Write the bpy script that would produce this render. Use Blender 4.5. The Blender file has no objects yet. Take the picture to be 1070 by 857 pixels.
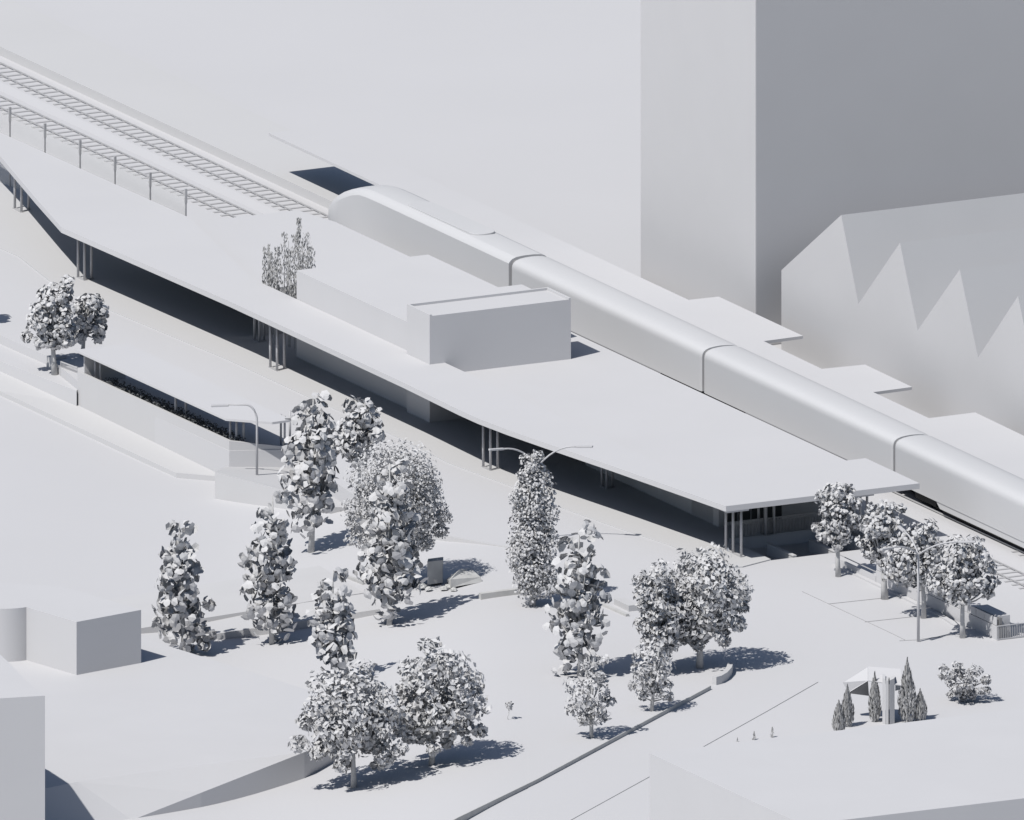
import bpy, math, random
from mathutils import Vector, Matrix
from mathutils.geometry import tessellate_polygon

R = math.radians
sc = bpy.context.scene
col = sc.collection
# ---------------------------------------------------------------- view frame
PXM = 16.0                     # photograph pixels per metre
SN = 0.2367                    # sine of the camera's downward tilt
CS = math.sqrt(1 - SN * SN)
AX, AY = 0.4521, -0.8920       # direction along the tracks
BX, BY = 0.8920, 0.4521        # direction across the tracks


def W(px, py, z=0.0):
    """world point at height z that the photograph shows at pixel (px, py)"""
    X = (px - 535) / PXM
    Y = ((428.5 - py) / PXM - z * CS) / SN
    return Vector((X, Y, z))


def UV(px, py, z=0.0):
    p = W(px, py, z)
    return (p.x * AX + p.y * AY, p.x * BX + p.y * BY)


def P(u, v, z=0.0):
    return Vector((u * AX + v * BX, u * AY + v * BY, z))


def UX(x, v):
    """u of the point on line v that stands at photograph column x"""
    return ((x - 535) / PXM - v * BX) / AX


# ---------------------------------------------------------------- materials
def mat(name, colr, rough=0.8, var=0.02, scale=0.6, bump=0.0, alpha=1.0):
    m = bpy.data.materials.new(name)
    m.use_nodes = True
    nt = m.node_tree
    b = nt.nodes['Principled BSDF']
    b.inputs['Roughness'].default_value = rough
    b.inputs['Specular IOR Level'].default_value = 0.15
    tc = nt.nodes.new('ShaderNodeTexCoord')
    nz = nt.nodes.new('ShaderNodeTexNoise')
    nz.inputs['Scale'].default_value = scale
    nz.inputs['Detail'].default_value = 4
    nt.links.new(tc.outputs['Object'], nz.inputs['Vector'])
    rp = nt.nodes.new('ShaderNodeValToRGB')
    c0 = [max(0, c * (1 - var)) for c in colr] + [1]
    c1 = [min(1, c * (1 + var)) for c in colr] + [1]
    rp.color_ramp.elements[0].position = 0.3
    rp.color_ramp.elements[1].position = 0.7
    rp.color_ramp.elements[0].color = c0
    rp.color_ramp.elements[1].color = c1
    nt.links.new(nz.outputs['Fac'], rp.inputs['Fac'])
    nt.links.new(rp.outputs['Color'], b.inputs['Base Color'])
    if alpha < 1:
        b.inputs['Alpha'].default_value = alpha
    if bump:
        n2 = nt.nodes.new('ShaderNodeTexNoise')
        n2.inputs['Scale'].default_value = 9
        n2.inputs['Detail'].default_value = 6
        nt.links.new(tc.outputs['Object'], n2.inputs['Vector'])
        bp = nt.nodes.new('ShaderNodeBump')
        bp.inputs['Strength'].default_value = bump
        bp.inputs['Distance'].default_value = 0.02
        nt.links.new(n2.outputs['Fac'], bp.inputs['Height'])
        nt.links.new(bp.outputs['Normal'], b.inputs['Normal'])
    return m


CLAY = (0.55, 0.55, 0.565)
M = {
    'ground': mat('white_ground', CLAY, 0.9, 0.012, 0.05),
    'paving': mat('white_paving', (0.545, 0.545, 0.553), 0.9, 0.012, 0.08),
    'plaster': mat('white_plaster', CLAY, 0.85, 0.012, 0.2),
    'roof': mat('white_roof_sheet', CLAY, 0.85, 0.012, 0.15),
    'wall': mat('matt_grey_white_wall', (0.53, 0.53, 0.54), 0.9, 0.015, 0.3),
    'train': mat('smooth_white_paint', (0.53, 0.535, 0.55), 0.95, 0.008, 0.2),
    'dark': mat('dark_underframe', (0.035, 0.035, 0.036), 0.7, 0.2, 2),
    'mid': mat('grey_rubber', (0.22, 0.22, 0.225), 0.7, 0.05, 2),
    'metal': mat('pale_grey_metal', (0.50, 0.50, 0.515), 0.5, 0.03, 1),
    'steel': mat('grey_steel', (0.42, 0.42, 0.43), 0.5, 0.05, 1),
    'line': mat('grey_edging', (0.42, 0.42, 0.43), 0.9, 0.05, 1),
    'glass': mat('frosted_glass', (0.62, 0.62, 0.62), 0.3, 0.02, 1, alpha=0.24),
    'leaf': mat('white_leaf', (0.56, 0.56, 0.57), 0.8, 0.06, 0.9),
    'leafg': mat('grey_leaf', (0.40, 0.40, 0.40), 0.85, 0.12, 1.5),
    'bark': mat('pale_bark', (0.50, 0.50, 0.50), 0.9, 0.1, 3),
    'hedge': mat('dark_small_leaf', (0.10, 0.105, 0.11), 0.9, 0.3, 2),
    'stone': mat('grey_stone', (0.50, 0.50, 0.495), 0.9, 0.08, 1.3, bump=0.3),
    'gable_shade': mat('shade_toned_roof', (0.47, 0.475, 0.49), 0.9, 0.015, 0.2),  # clay toned darker, puts the shading of the gable slopes into the colour
    'sleeper': mat('pale_concrete', (0.46, 0.46, 0.47), 0.9, 0.03, 1),
    'window': mat('dark_window_glass', (0.06, 0.065, 0.07), 0.3, 0.05, 1),
}


# ---------------------------------------------------------------- mesh tools
class MB:
    def __init__(self):
        self.v = []
        self.f = []

    def add(self, verts, faces):
        o = len(self.v)
        self.v += [Vector(p) for p in verts]
        self.f += [tuple(i + o for i in f) for f in faces]
        return self

    def prism(self, poly, z0, z1, holes=()):
        """vertical prism over a plan polygon (list of Vectors / xy); z0, z1 numbers or per vertex lists"""
        loops = [list(poly)] + [list(h) for h in holes]
        flat = [p for l in loops for p in l]
        n = len(flat)
        zz0 = z0 if isinstance(z0, (list, tuple)) else [z0] * n
        zz1 = z1 if isinstance(z1, (list, tuple)) else [z1] * n
        bot = [(p[0], p[1], zz0[i]) for i, p in enumerate(flat)]
        top = [(p[0], p[1], zz1[i]) for i, p in enumerate(flat)]
        faces = []
        tris = tessellate_polygon([[Vector((p[0], p[1], 0)) for p in l] for l in loops])
        for t in tris:
            a, b, c = [Vector((flat[i][0], flat[i][1], 0)) for i in t]
            t = tuple(t)
            if (b - a).cross(c - a).z < 0:
                t = t[::-1]
            faces.append(tuple(i + n for i in t))
            faces.append(t[::-1])
        k = 0
        for li, l in enumerate(loops):
            m = len(l)
            area = sum(l[i][0] * l[(i + 1) % m][1] - l[(i + 1) % m][0] * l[i][1] for i in range(m))
            ccw = area > 0
            if li:
                ccw = not ccw
            for i in range(m):
                a, b = k + i, k + (i + 1) % m
                faces.append((a, b, b + n, a + n) if ccw else (b, a, a + n, b + n))
            k += m
        return self.add(bot + top, faces)

    def uvbox(self, u0, u1, v0, v1, z0, z1):
        return self.prism([P(u0, v0), P(u1, v0), P(u1, v1), P(u0, v1)], z0, z1)

    def wall(self, a, b, th, z0, z1, z0b=None, z1b=None):
        """straight wall from a to b, thickness th to the left of a->b"""
        a = Vector((a[0], a[1])); b = Vector((b[0], b[1]))
        d = (b - a).normalized()
        n = Vector((-d.y, d.x)) * th
        z0b = z0 if z0b is None else z0b
        z1b = z1 if z1b is None else z1b
        return self.prism([a, b, b + n, a + n], [z0, z0b, z0b, z0], [z1, z1b, z1b, z1])

    def tube(self, path, rad, seg=8, cap=True):
        path = [Vector(p) for p in path]
        if not isinstance(rad, (list, tuple)):
            rad = [rad] * len(path)
        verts, faces = [], []
        for i, p in enumerate(path):
            if i == 0:
                d = path[1] - p
            elif i == len(path) - 1:
                d = p - path[i - 1]
            else:
                d = path[i + 1] - path[i - 1]
            d = d.normalized() if d.length > 1e-6 else Vector((0, 0, 1))
            x = d.orthogonal().normalized() if abs(d.z) < 0.95 else Vector((1, 0, 0)).cross(d).cross(d).normalized()
            if abs(d.z) < 0.95:
                x = d.cross(Vector((0, 0, 1))).normalized()
            y = d.cross(x).normalized()
            for k in range(seg):
                a = 2 * math.pi * k / seg
                verts.append(p + (x * math.cos(a) + y * math.sin(a)) * rad[i])
        for i in range(len(path) - 1):
            for k in range(seg):
                a = i * seg + k
                b = i * seg + (k + 1) % seg
                faces.append((a, b, b + seg, a + seg))
        if cap:
            faces.append(tuple(range(seg))[::-1])
            faces.append(tuple(range((len(path) - 1) * seg, len(path) * seg)))
        return self.add(verts, faces)

    def bar(self, a, b, w, h):
        """rectangular bar between two points, width w (level), height h"""
        a, b = Vector(a), Vector(b)
        d = (b - a).normalized()
        x = d.cross(Vector((0, 0, 1)))
        x = x.normalized() if x.length > 1e-4 else Vector((1, 0, 0))
        y = x.cross(d).normalized()
        x *= w / 2; y *= h / 2
        vs = []
        for p in (a, b):
            vs += [p - x - y, p + x - y, p + x + y, p - x + y]
        return self.add(vs, [(3, 2, 1, 0), (4, 5, 6, 7), (0, 1, 5, 4), (1, 2, 6, 5), (2, 3, 7, 6), (3, 0, 4, 7)])

    def build(self, name, m, parent=None, origin=None, smooth=False, parent_loc=None, bevel=0.0):
        if parent is not None:
            o0 = parent_loc if parent_loc is not None else BASE[parent.name]
        else:
            o0 = Vector(origin) if origin is not None else Vector((0, 0, 0))
        me = bpy.data.meshes.new(name)
        me.from_pydata([tuple(p - o0) for p in self.v], [], self.f)
        me.validate()
        me.materials.append(m if not isinstance(m, str) else M[m])
        if smooth:
            for p in me.polygons:
                p.use_smooth = True
        ob = bpy.data.objects.new(name, me)
        col.objects.link(ob)
        if parent is not None:
            ob.parent = parent
            BASE[ob.name] = o0
        else:
            ob.location = o0
            BASE[ob.name] = o0
        if bevel:
            md = ob.modifiers.new('edge', 'BEVEL')
            md.width = bevel
            md.segments = 2
            md.limit_method = 'ANGLE'
        return ob


BASE = {}          # world position of the local frame of each object


def tag(o, label, cat, group=None):
    o['label'] = label
    o['category'] = cat
    if group:
        o['group'] = group
    return o


def thing(name, label, cat, loc, group=None):
    o = bpy.data.objects.new(name, None)
    o.empty_display_size = 0.3
    col.objects.link(o)
    o.location = loc
    BASE[o.name] = Vector(loc)
    return tag(o, label, cat, group)


def struct(o):
    o['kind'] = 'structure'
    return o


# ================================================================ SETTING
def sm(t):
    t = max(0.0, min(1.0, t))
    return t * t * (3 - 2 * t)


def gz(X):
    """level of the low ground left of the plaza, from its x position"""
    px = 535 + X * PXM
    left = -1.87 - 0.33 * sm((px + 40) / 240.0)
    return left * (1 - sm((px - 215) / 330.0)) - 0.02


# edge of the upper level (photograph pixels on the level z = 0)
EDGE = [(-400, 166), (-100, 305.5), (49, 372), (81, 398), (239.5, 471.2), (306, 469.8), (345, 500),
        (400, 538), (440, 553), (465, 560), (530, 572), (552, 577)]
EW = [W(x, y, 0) for x, y in EDGE]

# sunken court in front of the station: plan corners
c_near_l = W(806, 585.5); c_near_r = W(908, 573.4)
uN, vL = UV(806, 585.5); uF, _v = UV(776, 563); _u, vR = UV(908, 573.4)
court = [P(uF, vL), P(uN, vL), P(uN, vR), P(uF, vR)]

plaza_out = [Vector((-1500, EW[0].y + 1100, 0))] + EW + [Vector((W(552, 0).x, -900, 0)), Vector((1500, -900, 0)),
             Vector((1500, 1500, 0)), Vector((-1500, 1500, 0))]
b = MB().prism(plaza_out, -5.0, 0.0, [court])
struct(b.build('plaza', 'ground'))
struct(MB().prism(court, -0.95, -0.75).build('court_floor', 'paving'))

# low ground: strips that follow the edge of the upper level
b = MB()
xs = [-1500, -300] + [W(x, 0).x for x in range(-400, 553, 19)] + [W(552.5, 0).x]
xs = sorted(set(xs))


def edge_y(X):
    if X <= EW[0].x:
        return EW[0].y + (EW[0].x - X) * 1.9
    for p, q in zip(EW, EW[1:]):
        if p.x <= X <= q.x:
            return p.y + (q.y - p.y) * (X - p.x) / (q.x - p.x)
    return EW[-1].y


rows = []
for X in xs:
    ye = edge_y(X) + 0.6
    rows.append([(X, ye, gz(X)), (X, ye - 60, gz(X)), (X, ye - 1200, gz(X))])
vs = [p for r in rows for p in r]
fs = []
for i in range(len(rows) - 1):
    for k in range(2):
        a = i * 3 + k
        fs.append((a, a + 1, a + 4, a + 3))
b.add(vs, [f[::1] for f in fs])
g = b.build('ground', 'ground', smooth=True)
struct(g)
# terraces left of the shelter: grass bank levels and the footway below the wall
bank = MB().prism([W(-400, 175.3, -0.6), W(-100, 314.8, -0.6), W(49, 381.3, -0.6), W(84, 407, -0.6) + Vector((0, 1.5, 0)),
                   W(80, 408.5, -0.6), W(0, 377.5, -0.6), W(-400, 190, -0.6)], -4.5, -0.6)
struct(bank.build('terrace', 'ground'))
foot = [W(-400, 200, -1.2), W(0, 386, -1.22), W(80, 423, -1.6), W(228, 494.5, -1.86), W(236, 500, -1.86),
        W(225, 497.5, -1.9), W(184, 494.2, -1.9), W(0, 408.5, -1.6), W(-400, 222, -1.6)]
fz = [p.z for p in foot]
foot = [p for p in foot]
for i in (0, 1, 2, 3):
    foot[i] = foot[i] + Vector((0, 0.3, 0))
struct(MB().prism(foot, -4.5, fz).build('footway', 'paving'))
# ---- railway
RAIL_Z = 0.15
_, v_farrail = UV(345, 226, RAIL_Z)
_, v_nearrail_n = UV(250.7, 227.7, RAIL_Z)
_, v_nearrail_f = UV(270, 225.5, RAIL_Z)
v_farn = v_farrail - 1.435
v_nearn = v_nearrail_f - 1.435


def track(name, label, vn, ranges, rail_ranges):
    vc = vn + 0.7175
    loc = P(UX(150, vc), vc, 0)
    t = thing(name, label, 'railway track', loc, 'railway tracks')
    for dv in (0, 1.435):
        for x0, x1 in rail_ranges:
            u0, u1 = UX(x0, vn + dv), UX(x1, vn + dv)
            b = MB()
            b.uvbox(u0, u1, vn + dv - 0.03, vn + dv + 0.03, 0.065, RAIL_Z)
            b.build('rail', 'steel', t)
    # one sleeper mesh, shared
    first = None
    for x0, x1 in ranges:
        u = UX(x0, vc)
        while u < UX(x1, vc):
            if first is None:
                b = MB()
                lo = P(u, vc, 0)
                b.uvbox(u - 0.12, u + 0.12, vc - 1.25, vc + 0.95, -0.05, 0.06)
                first = b.build('sleeper', 'sleeper', t)
                fu = u
            else:
                s_ = first.copy()
                s_.parent = t
                col.objects.link(s_)
                d = P(u - fu, 0, 0)
                s_.location = first.location + d
            u += 1.05
    return t


track('railway_track', 'straight track with two thin rails running under the parked train beside the far platform',
      v_farn, [(-40, 352), (1075, 1110)], [(-300, 1500)])
track('railway_track', 'straight track nearer the station, behind the glass screen, passing beneath the station roof',
      v_nearn, [(-40, 268), (1022, 1095)], [(-300, 270), (1000, 1300)])

# ---- raised gravel strip between the two tracks
gs = MB()
va_, vb_ = v_nearn + 2.2, v_farn - 0.95
for ua_, ub_ in ((UX(-300, va_), UX(318, va_)),):
    q = [P(ua_, va_), P(ub_, va_), P(ub_, vb_), P(ua_, vb_)]
    gs.prism(q, -0.1, [0.015, 0.015, 0.12, 0.12])
struct(gs.build('gravel_bed', 'ground'))

# ---- far platform
_, v_fp = UV(0, 58.2, 0)
fp = MB().uvbox(UX(-500, v_fp), UX(1700, v_fp), v_fp, v_fp + 6.5, -0.1, 0.62)
struct(fp.build('far_platform', 'paving'))

# ---- station pavement with a low kerb
pav = [(-60, 232), (20, 268), (64, 303), (110, 322), (240, 376.5), (321, 414), (420, 459), (470, 484), (537, 509), (591, 532), (650, 553),
       (702, 570), (748, 594), (776, 592)]
pv = [W(x, y, 0.075) for x, y in pav]
pv += [P(uN, vL) - P(0, 0.02), P(uF, vL) - P(0, 0.02), P(uF - 0.02, vR + 1), P(UX(700, 6), 9), P(UX(300, 6), 9), P(UX(-60, 0), 9)]
pvm = MB().prism([W(x, y, 0.075) for x, y in pav] + [P(uN - 0.02, vL - 0.03), P(uF - 0.03, vL - 0.03), P(uF - 0.03, vR + 0.5),
                  P(UX(640, 3), vR + 0.5), P(UX(300, 3), vL + 3), P(UX(-200, 3), vL + 3)], 0.0, 0.075)
struct(pvm.build('pavement', 'paving'))

# ================================================================ STATION
H1 = 3.97; SOF = 3.60; H2 = 3.20; S2 = 2.85
st_loc = W(600, 520, 0)
stn = thing('station_building', 'long white flat roofed station with deep overhanging canopy and rooftop blocks beside the train', 'station', st_loc)

uBlkL, vBlk = UV(310, 312.5, H1)          # block: near left corner
_, vBox = UV(449, 381, H1)
uBox1, _ = UV(449, 381, H1)
uBox0 = uBox1 - 3.3
vStripR = vBox + 1.12
uEndB, _ = UV(906, 478.6, H1)              # rear line of the end slab
_, vFar = UV(906, 478.6, H1)
vFar -= 0.1
uEnd, _ = UV(958, 505.4, H1)

front = [W(x, y, H1) for x, y in [(-120, 40), (-60, 100), (0, 163), (37, 207), (64, 237.5), (240, 315), (420, 399), (480, 428.5), (500, 437.5),
                                  (530, 449), (570, 463), (640, 487), (758.5, 529)]]
front += [P(uEnd, vFar), P(uEndB, vFar), P(uEndB, vStripR), P(uBox1 - 0.1, vStripR), P(uBox1 - 0.1, vBlk + 0.05), P(UX(264.4, vBlk), vBlk + 0.05) if False else W(264.4, 291.5, H1)]
front += [W(x, y, H1) for x, y in [(198, 227.5), (28, 151), (0, 138.5), (-120, 84)]]
MB().prism(front, SOF, H1).build('front_roof', 'roof', stn)
# upstand between the two roof levels
b = MB()
inner = [P(uEndB, vFar - 0.1), P(uEndB, vStripR), P(uBox1 - 0.1, vStripR)]
for p, q in zip(inner, inner[1:]):
    b = MB()
    b.wall(q, p, 0.12, S2, SOF - 0.002)
    b.build('upstand', 'roof', stn)
b = MB()
b.wall(W(264.4, 291.5, H1), W(198, 227.5, H1), 0.12, S2, SOF - 0.002)
b.build('upstand', 'roof', stn)

# rear roof with a planted light well
uPit0, vPit0 = UV(264.4, 291.5, H1)
pit = [P(uPit0 + 0.02, vBlk + 0.06), P(uBlkL - 0.02, vBlk + 0.06), P(uBlkL - 0.02, vBlk + 3.3), P(uPit0 + 0.02, vBlk + 3.3)]
uRL, vRLc = UV(310, 219.5, H2)
rear = [P(uRL, vBlk - 0.5), P(uEndB + 0.05, vBlk - 0.5), P(uEndB + 0.05, vFar), P(UX(348, vFar), vFar), P(uRL, vRLc)]
# keep the near side of the rear roof below the front roof
rear[0] = P(uRL, vBlk + 0.0)
rear = [P(uRL, vBlk + 0.03), P(uBox1, vBlk + 0.03), P(uBox1, vStripR - 0.06), P(uEndB + 0.06, vStripR - 0.06), P(uEndB + 0.06, vFar - 0.003),
        P(UX(350, vFar), vFar - 0.003), P(uRL, vRLc)]
MB().prism(rear, S2, H2, [pit]).build('rear_roof', 'roof', stn)
MB().uvbox(uPit0 - 0.12, uPit0 + 0.0, vBlk + 0.4, vBlk + 3.4, 0.0, S2 - 0.01).build('light_well_wall', 'wall', stn)
MB().uvbox(uPit0, uBlkL, vBlk + 3.4, vBlk + 3.52, 0.0, S2 - 0.01).build('light_well_wall', 'wall', stn)

# low rooftop block (its near wall goes down to the ground)
_, vBlkF = UV(446, 265.4, 5.9)
blk = MB().uvbox(uBlkL, uBox0 + 0.1, vBlk, vBlkF, 0.0, 5.9)
blk.build('rooftop_block', 'plaster', stn)
uB2, vB2 = UV(521, 300, 5.9)
MB().uvbox(uBox0 + 0.05, uB2 + 5, vBlkF - 6, vBlkF - 0.01, S2, 5.895).build('rooftop_block', 'plaster', stn)
MB().uvbox(uB2, uB2 + 5.2, vBlkF - 0.005, vBlkF + 1.75, S2 + 0.1, 5.89).build('rooftop_block', 'plaster', stn)
# tall slab
BT = 7.32
tb = MB().uvbox(uBox0, uBox1, vBox, vBox + 10.34, 0.0, BT - 0.16)
tower_part = tb.build('rooftop_tower', 'plaster', stn)
b = MB()
rw = 0.16
b.uvbox(uBox0, uBox0 + rw, vBox, vBox + 10.34, BT - 0.16, BT)
b.uvbox(uBox0 + rw, uBox1, vBox + 10.34 - rw, vBox + 10.34, BT - 0.16, BT - 0.003)
b.uvbox(uBox0 + rw, uBox1, vBox, vBox + rw, BT - 0.16, BT - 0.003)
b.uvbox(uBox1 - 0.08, uBox1, vBox + rw, vBox + 10.34 - rw, BT - 0.16, BT - 0.1)
b.build('parapet', 'plaster', tower_part)

# ticket hall under the right end of the roof
uK, vK = UV(751, 552, 0)
kf = MB().uvbox(UX(612, vK), uK, vK, min(vK + 11.5, vFar - 1.2), 0.0, S2 + 0.1)
hall = kf.build('ticket_hall', 'wall', stn)
b = MB()
for k in range(3):
    b.uvbox(uK, uK + 0.03, vK + 0.5 + k * 0.95, vK + 1.35 + k * 0.95, 0.35, 2.5)
b.build('window', 'window', hall)
MB().uvbox(uK, uK + 0.03, vK + 3.6, vK + 4.6, 0.1, 2.4).build('door', 'window', hall)
MB().uvbox(uK, uK + 0.06, vK + 4.9, vK + 6.8, 1.1, 2.5).build('shutter', 'wall', hall)
b = MB()
for k in range(26):
    b.uvbox(uK - 0.9 - k * 0.12, uK - 0.84 - k * 0.12, vK - 0.03, vK, 0.0, 2.6)
b.build('slatted_panel', 'wall', hall)

# columns: groups of three on a base plate
clusters = [
    [(15.5, 218), (22.4, 221.6), (30, 219)],
    [(81.6, 290), (88.3, 292.8), (95.5, 291.4)],
    [(282.5, 384), (289.5, 387.4), (297, 385.3)],
    [(505, 488), (512.5, 491.4), (520, 489.6)],
    [(758.5, 574.5), (766, 578), (774.5, 582)],
    [(792.7, 556.5), (800, 559.5), (808.7, 558)],
    [(629, 508), (634, 510.5), (640, 509)],
    [(266, 355), (271, 357.4), (276, 356)],
    [(892, 556), (899, 559), (906, 557.5)],
]
for ci, cl in enumerate(clusters):
    pts = [W(x, y, 0.075) for x, y in cl]
    for p in pts:
        MB().tube([p, Vector((p.x, p.y, SOF if ci < 6 and ci != 5 else S2 + 0.05 if ci in (6, 7) else SOF))], 0.085, 12).build('column', 'metal', stn, smooth=True)
    b = MB()
    for p, q in zip(pts, pts[1:]):
        d = (q - p).normalized()
        b.bar(p - d * 0.12 + Vector((0, 0, 0.02)), q + d * 0.12 + Vector((0, 0, 0.023)), 0.24, 0.04)
    b.build('base_plate', 'line', stn)
for (x0, x1) in ((758.5, 783), (892, 914)):
    u0, v0 = UV(x0, 529 - (x0 - 758.5) * 0.1186, H1)
    _, v1 = UV(x1, 529 - (x1 - 758.5) * 0.1186, H1)
    MB().uvbox(uEnd - 1.9, uEnd - 0.12, v0 + 0.1, v1, SOF - 0.12, SOF - 0.001).build('column_head', 'metal', stn)

# ---- plants in the light well
rnd = random.Random(5)
stalks = [(-0.9, 4.7, 0.2), (0.1, 5.9, 1), (0.6, 6.2, .5), (1.1, 7.2, .3), (1.6, 6.4, 1), (2.0, 6.1, 1.2), (-1.5, 4.2, .4), (-2.2, 4.1, .3)]
specs = [(271.5, 259, 290, .3), (278, 256, 292, .18), (281, 264, 292, .3), (290, 258, 296, .45), (297, 244, 300, .5), (301.5, 252, 303, .12),
         (308, 246, 305, .6), (312, 228, 300, .34), (316, 250, 300, .7), (321, 243, 300, .62), (325, 258, 296, .5), (287, 268, 300, .4), (303, 262, 306, .6)]
for i, (px, top, foot_y, rr) in enumerate(specs):
    u_ = uPit0 + 0.35 + (px - 266) / 62 * (uBlkL - uPit0 - 0.7)
    v_ = ((px - 535) / PXM - u_ * AX) / BX
    v_ = max(vBlk + 0.4, min(vBlk + 3.0, v_))
    base = P(u_, v_, 0.0)
    yb = 428.5 - base.y * SN * PXM
    ztop = (yb - top) / (PXM * CS)
    t = thing('slender_plant', '', 'plant', base, 'slender plants in the roof light well')
    if i == 7:
        t['label'] = 'tallest feathery grey plant rising from the roof light well'
    elif i in (5,):
        t['label'] = 'single bare stem standing among the light well plants'
    elif i == 0:
        t['label'] = 'thin upright plant at the left end of the light well, taller than its neighbours'
    else:
        t['label'] = 'feathery grey upright plant crowded in the roof light well beside the rooftop block'
    MB().tube([base, Vector((base.x, base.y, ztop))], [0.045, 0.02], 6).build('stem', 'bark', t)
    if i == 5:
        continue
    b = MB()
    for k in range(int(90 + 260 * rr)):
        f = rnd.random()
        z = 2.4 + (ztop - 2.4) * f
        r_ = rr * (1 - 0.55 * f) * math.sqrt(rnd.random())
        if i == 7:
            z = ztop - 1.4 * rnd.random() if k % 2 else z
            r_ *= 0.7
        a = rnd.random() * 6.283
        c = Vector((base.x + r_ * math.cos(a), base.y + r_ * math.sin(a), z))
        l = 0.09 + 0.08 * rnd.random()
        d = Vector((rnd.uniform(-.5, .5), rnd.uniform(-.5, .5), 1)).normalized() * l
        w_ = Vector((math.cos(a * 7), math.sin(a * 7), 0)) * 0.045
        b.add([c - d, c + w_, c + d, c - w_], [(0, 1, 2, 3)])
    b.build('foliage', 'leafg', t)

# ---- court walls and railing
wl = [(801.4, 829.3, 581.0, 'low white topped ramp wall at the foot of the station columns'),
      (845, 872, 576.6, 'low white topped ramp wall in the middle of the sunken court'),
      (886, 912, 571.5, 'low white topped ramp wall at the right, partly behind the first street tree')]
for x0, x1, y1, lb in wl:
    u1, v1 = UV(x1, y1, 0.05)
    u0 = UX(x0, v1)
    t = thing('ramp_wall', lb, 'wall', P((u0 + u1) / 2, v1, -0.75), 'ramp walls in the sunken court')
    u1 = min(u1, uN - 0.01)
    MB().uvbox(u0, u1, v1, v1 + 0.2, -0.75, 0.0).build('wall_body', 'wall', t)
    MB().uvbox(u0 - 0.03, u1, v1 - 0.04, v1 + 0.24, 0.0, 0.07).build('coping', 'plaster', t)
t = thing('railing', 'dark slatted railing under the station roof behind the sunken court', 'railing', P(uF - 0.15, vL + 2.5, 0.075))
b = MB()
n = 62
for k in range(n):
    v_ = vL + 0.3 + k * (vR - vL - 0.5) / n
    b.uvbox(uF - 0.19, uF - 0.16, v_, v_ + 0.05, 0.075, 1.1)
b.build('bars', 'steel', t)
MB().uvbox(uF - 0.21, uF - 0.14, vL + 0.2, vR - 0.1, 1.1, 1.16).build('handrail', 'steel', t)

# ================================================================ TRAIN
_, vT = UV(1070, 583, 0)
WT = 2.9
ZB = 1.04
prof = [(0, ZB), (0, 2.2), (0, 3.28), (0, 3.40), (0.03, 3.58), (0.12, 3.74), (0.30, 3.87), (0.60, 3.965), (1.0, 4.01), (1.45, 4.03)]
prof = prof + [(WT - v, z) for v, z in prof[-2::-1]]


def loft(sections):
    b = MB()
    n = len(sections[0])
    vs = [p for s_ in sections for p in s_]
    fs = []
    for i in range(len(sections) - 1):
        for k in range(n - 1):
            a = i * n + k
            fs.append((a, a + 1, a + 1 + n, a + n))
        fs.append((i * n + n - 1, i * n, (i + 1) * n, i * n + n + n - 1))
    b.add(vs, fs)
    b.add(sections[0], [tuple(range(n))])
    b.add(sections[-1], [tuple(range(n))[::-1]])
    return b


def bogie(t, u):
    b = MB()
    b.uvbox(u - 1.5, u + 1.5, vT + 0.42, vT + 0.62, 0.42, 0.8)
    b.uvbox(u - 1.5, u + 1.5, vT + WT - 0.62, vT + WT - 0.42, 0.42, 0.8)
    b.uvbox(u - 0.4, u + 0.4, vT + 0.6, vT + WT - 0.6, 0.4, 0.8)
    o = b.build('bogie', 'dark', t)
    for du in (-1.15, 1.15):
        for v_ in (vT + 0.68, vT + WT - 0.8):
            MB().tube([P(u + du, v_, 0.58), P(u + du, v_ + 0.12, 0.58)], 0.43, 18).build('wheel', 'dark', o, smooth=False)


def carriage(u0, u1, label):
    t = thing('train_carriage', label, 'train carriage', P((u0 + u1) / 2, vT + WT / 2, 0), 'coupled carriages of the white train')
    e = 0.28
    secs = []
    for du, k in ((0, 0.10), (0.06, 0.04), (e, 0.0)):
        secs.append([P(u0 + du, vT + (v - WT / 2) * (1 - k * 0.6) + WT / 2, z - (k * 0.5 if z > 3 else 0)) for v, z in prof])
    mid = [secs[0], secs[1], secs[2]]
    L = u1 - u0
    mid2 = []
    for du, k in ((0, 0.10), (0.06, 0.04), (e, 0.0)):
        mid2.append([P(u1 - du, vT + (v - WT / 2) * (1 - k * 0.6) + WT / 2, z - (k * 0.5 if z > 3 else 0)) for v, z in prof])
    ob = loft(mid + mid2[::-1]).build('body', 'train', t, smooth=True)
    nq = len(prof)
    for e_ in ob.data.edges:
        i0, i1 = sorted(e_.vertices)
        if i1 - i0 == nq and i0 % nq in (0, nq - 1):
            e_.use_edge_sharp = True
    # skirt between the bogies, stepping up in the middle of the car end openings
    for v_ in (vT + 0.05, vT + WT - 0.09):
        b = MB()
        pts = [(u0 + 5.9, ZB), (u0 + 6.5, 0.62), (u1 - 6.5, 0.62), (u1 - 5.9, ZB)]
        vs = [P(u, v_, z) for u, z in pts] + [P(u, v_ + 0.04, z) for u, z in pts]
        b.add(vs, [(0, 1, 2, 3), (7, 6, 5, 4), (0, 4, 5, 1), (1, 5, 6, 2), (2, 6, 7, 3)])
        b.build('skirt', 'train', t)
    MB().uvbox(u0 + 6.3, u1 - 6.3, vT + 0.35, vT + WT - 0.35, 0.35, ZB - 0.005).build('underframe', 'dark', t)
    MB().uvbox(u0 + 0.3, u1 - 0.3, vT + 0.15, vT + WT - 0.15, ZB - 0.08, ZB - 0.004).build('floor_frame', 'dark', t)
    bogie(t, u0 + 3.7)
    bogie(t, u1 - 3.7)
    return t


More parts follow.
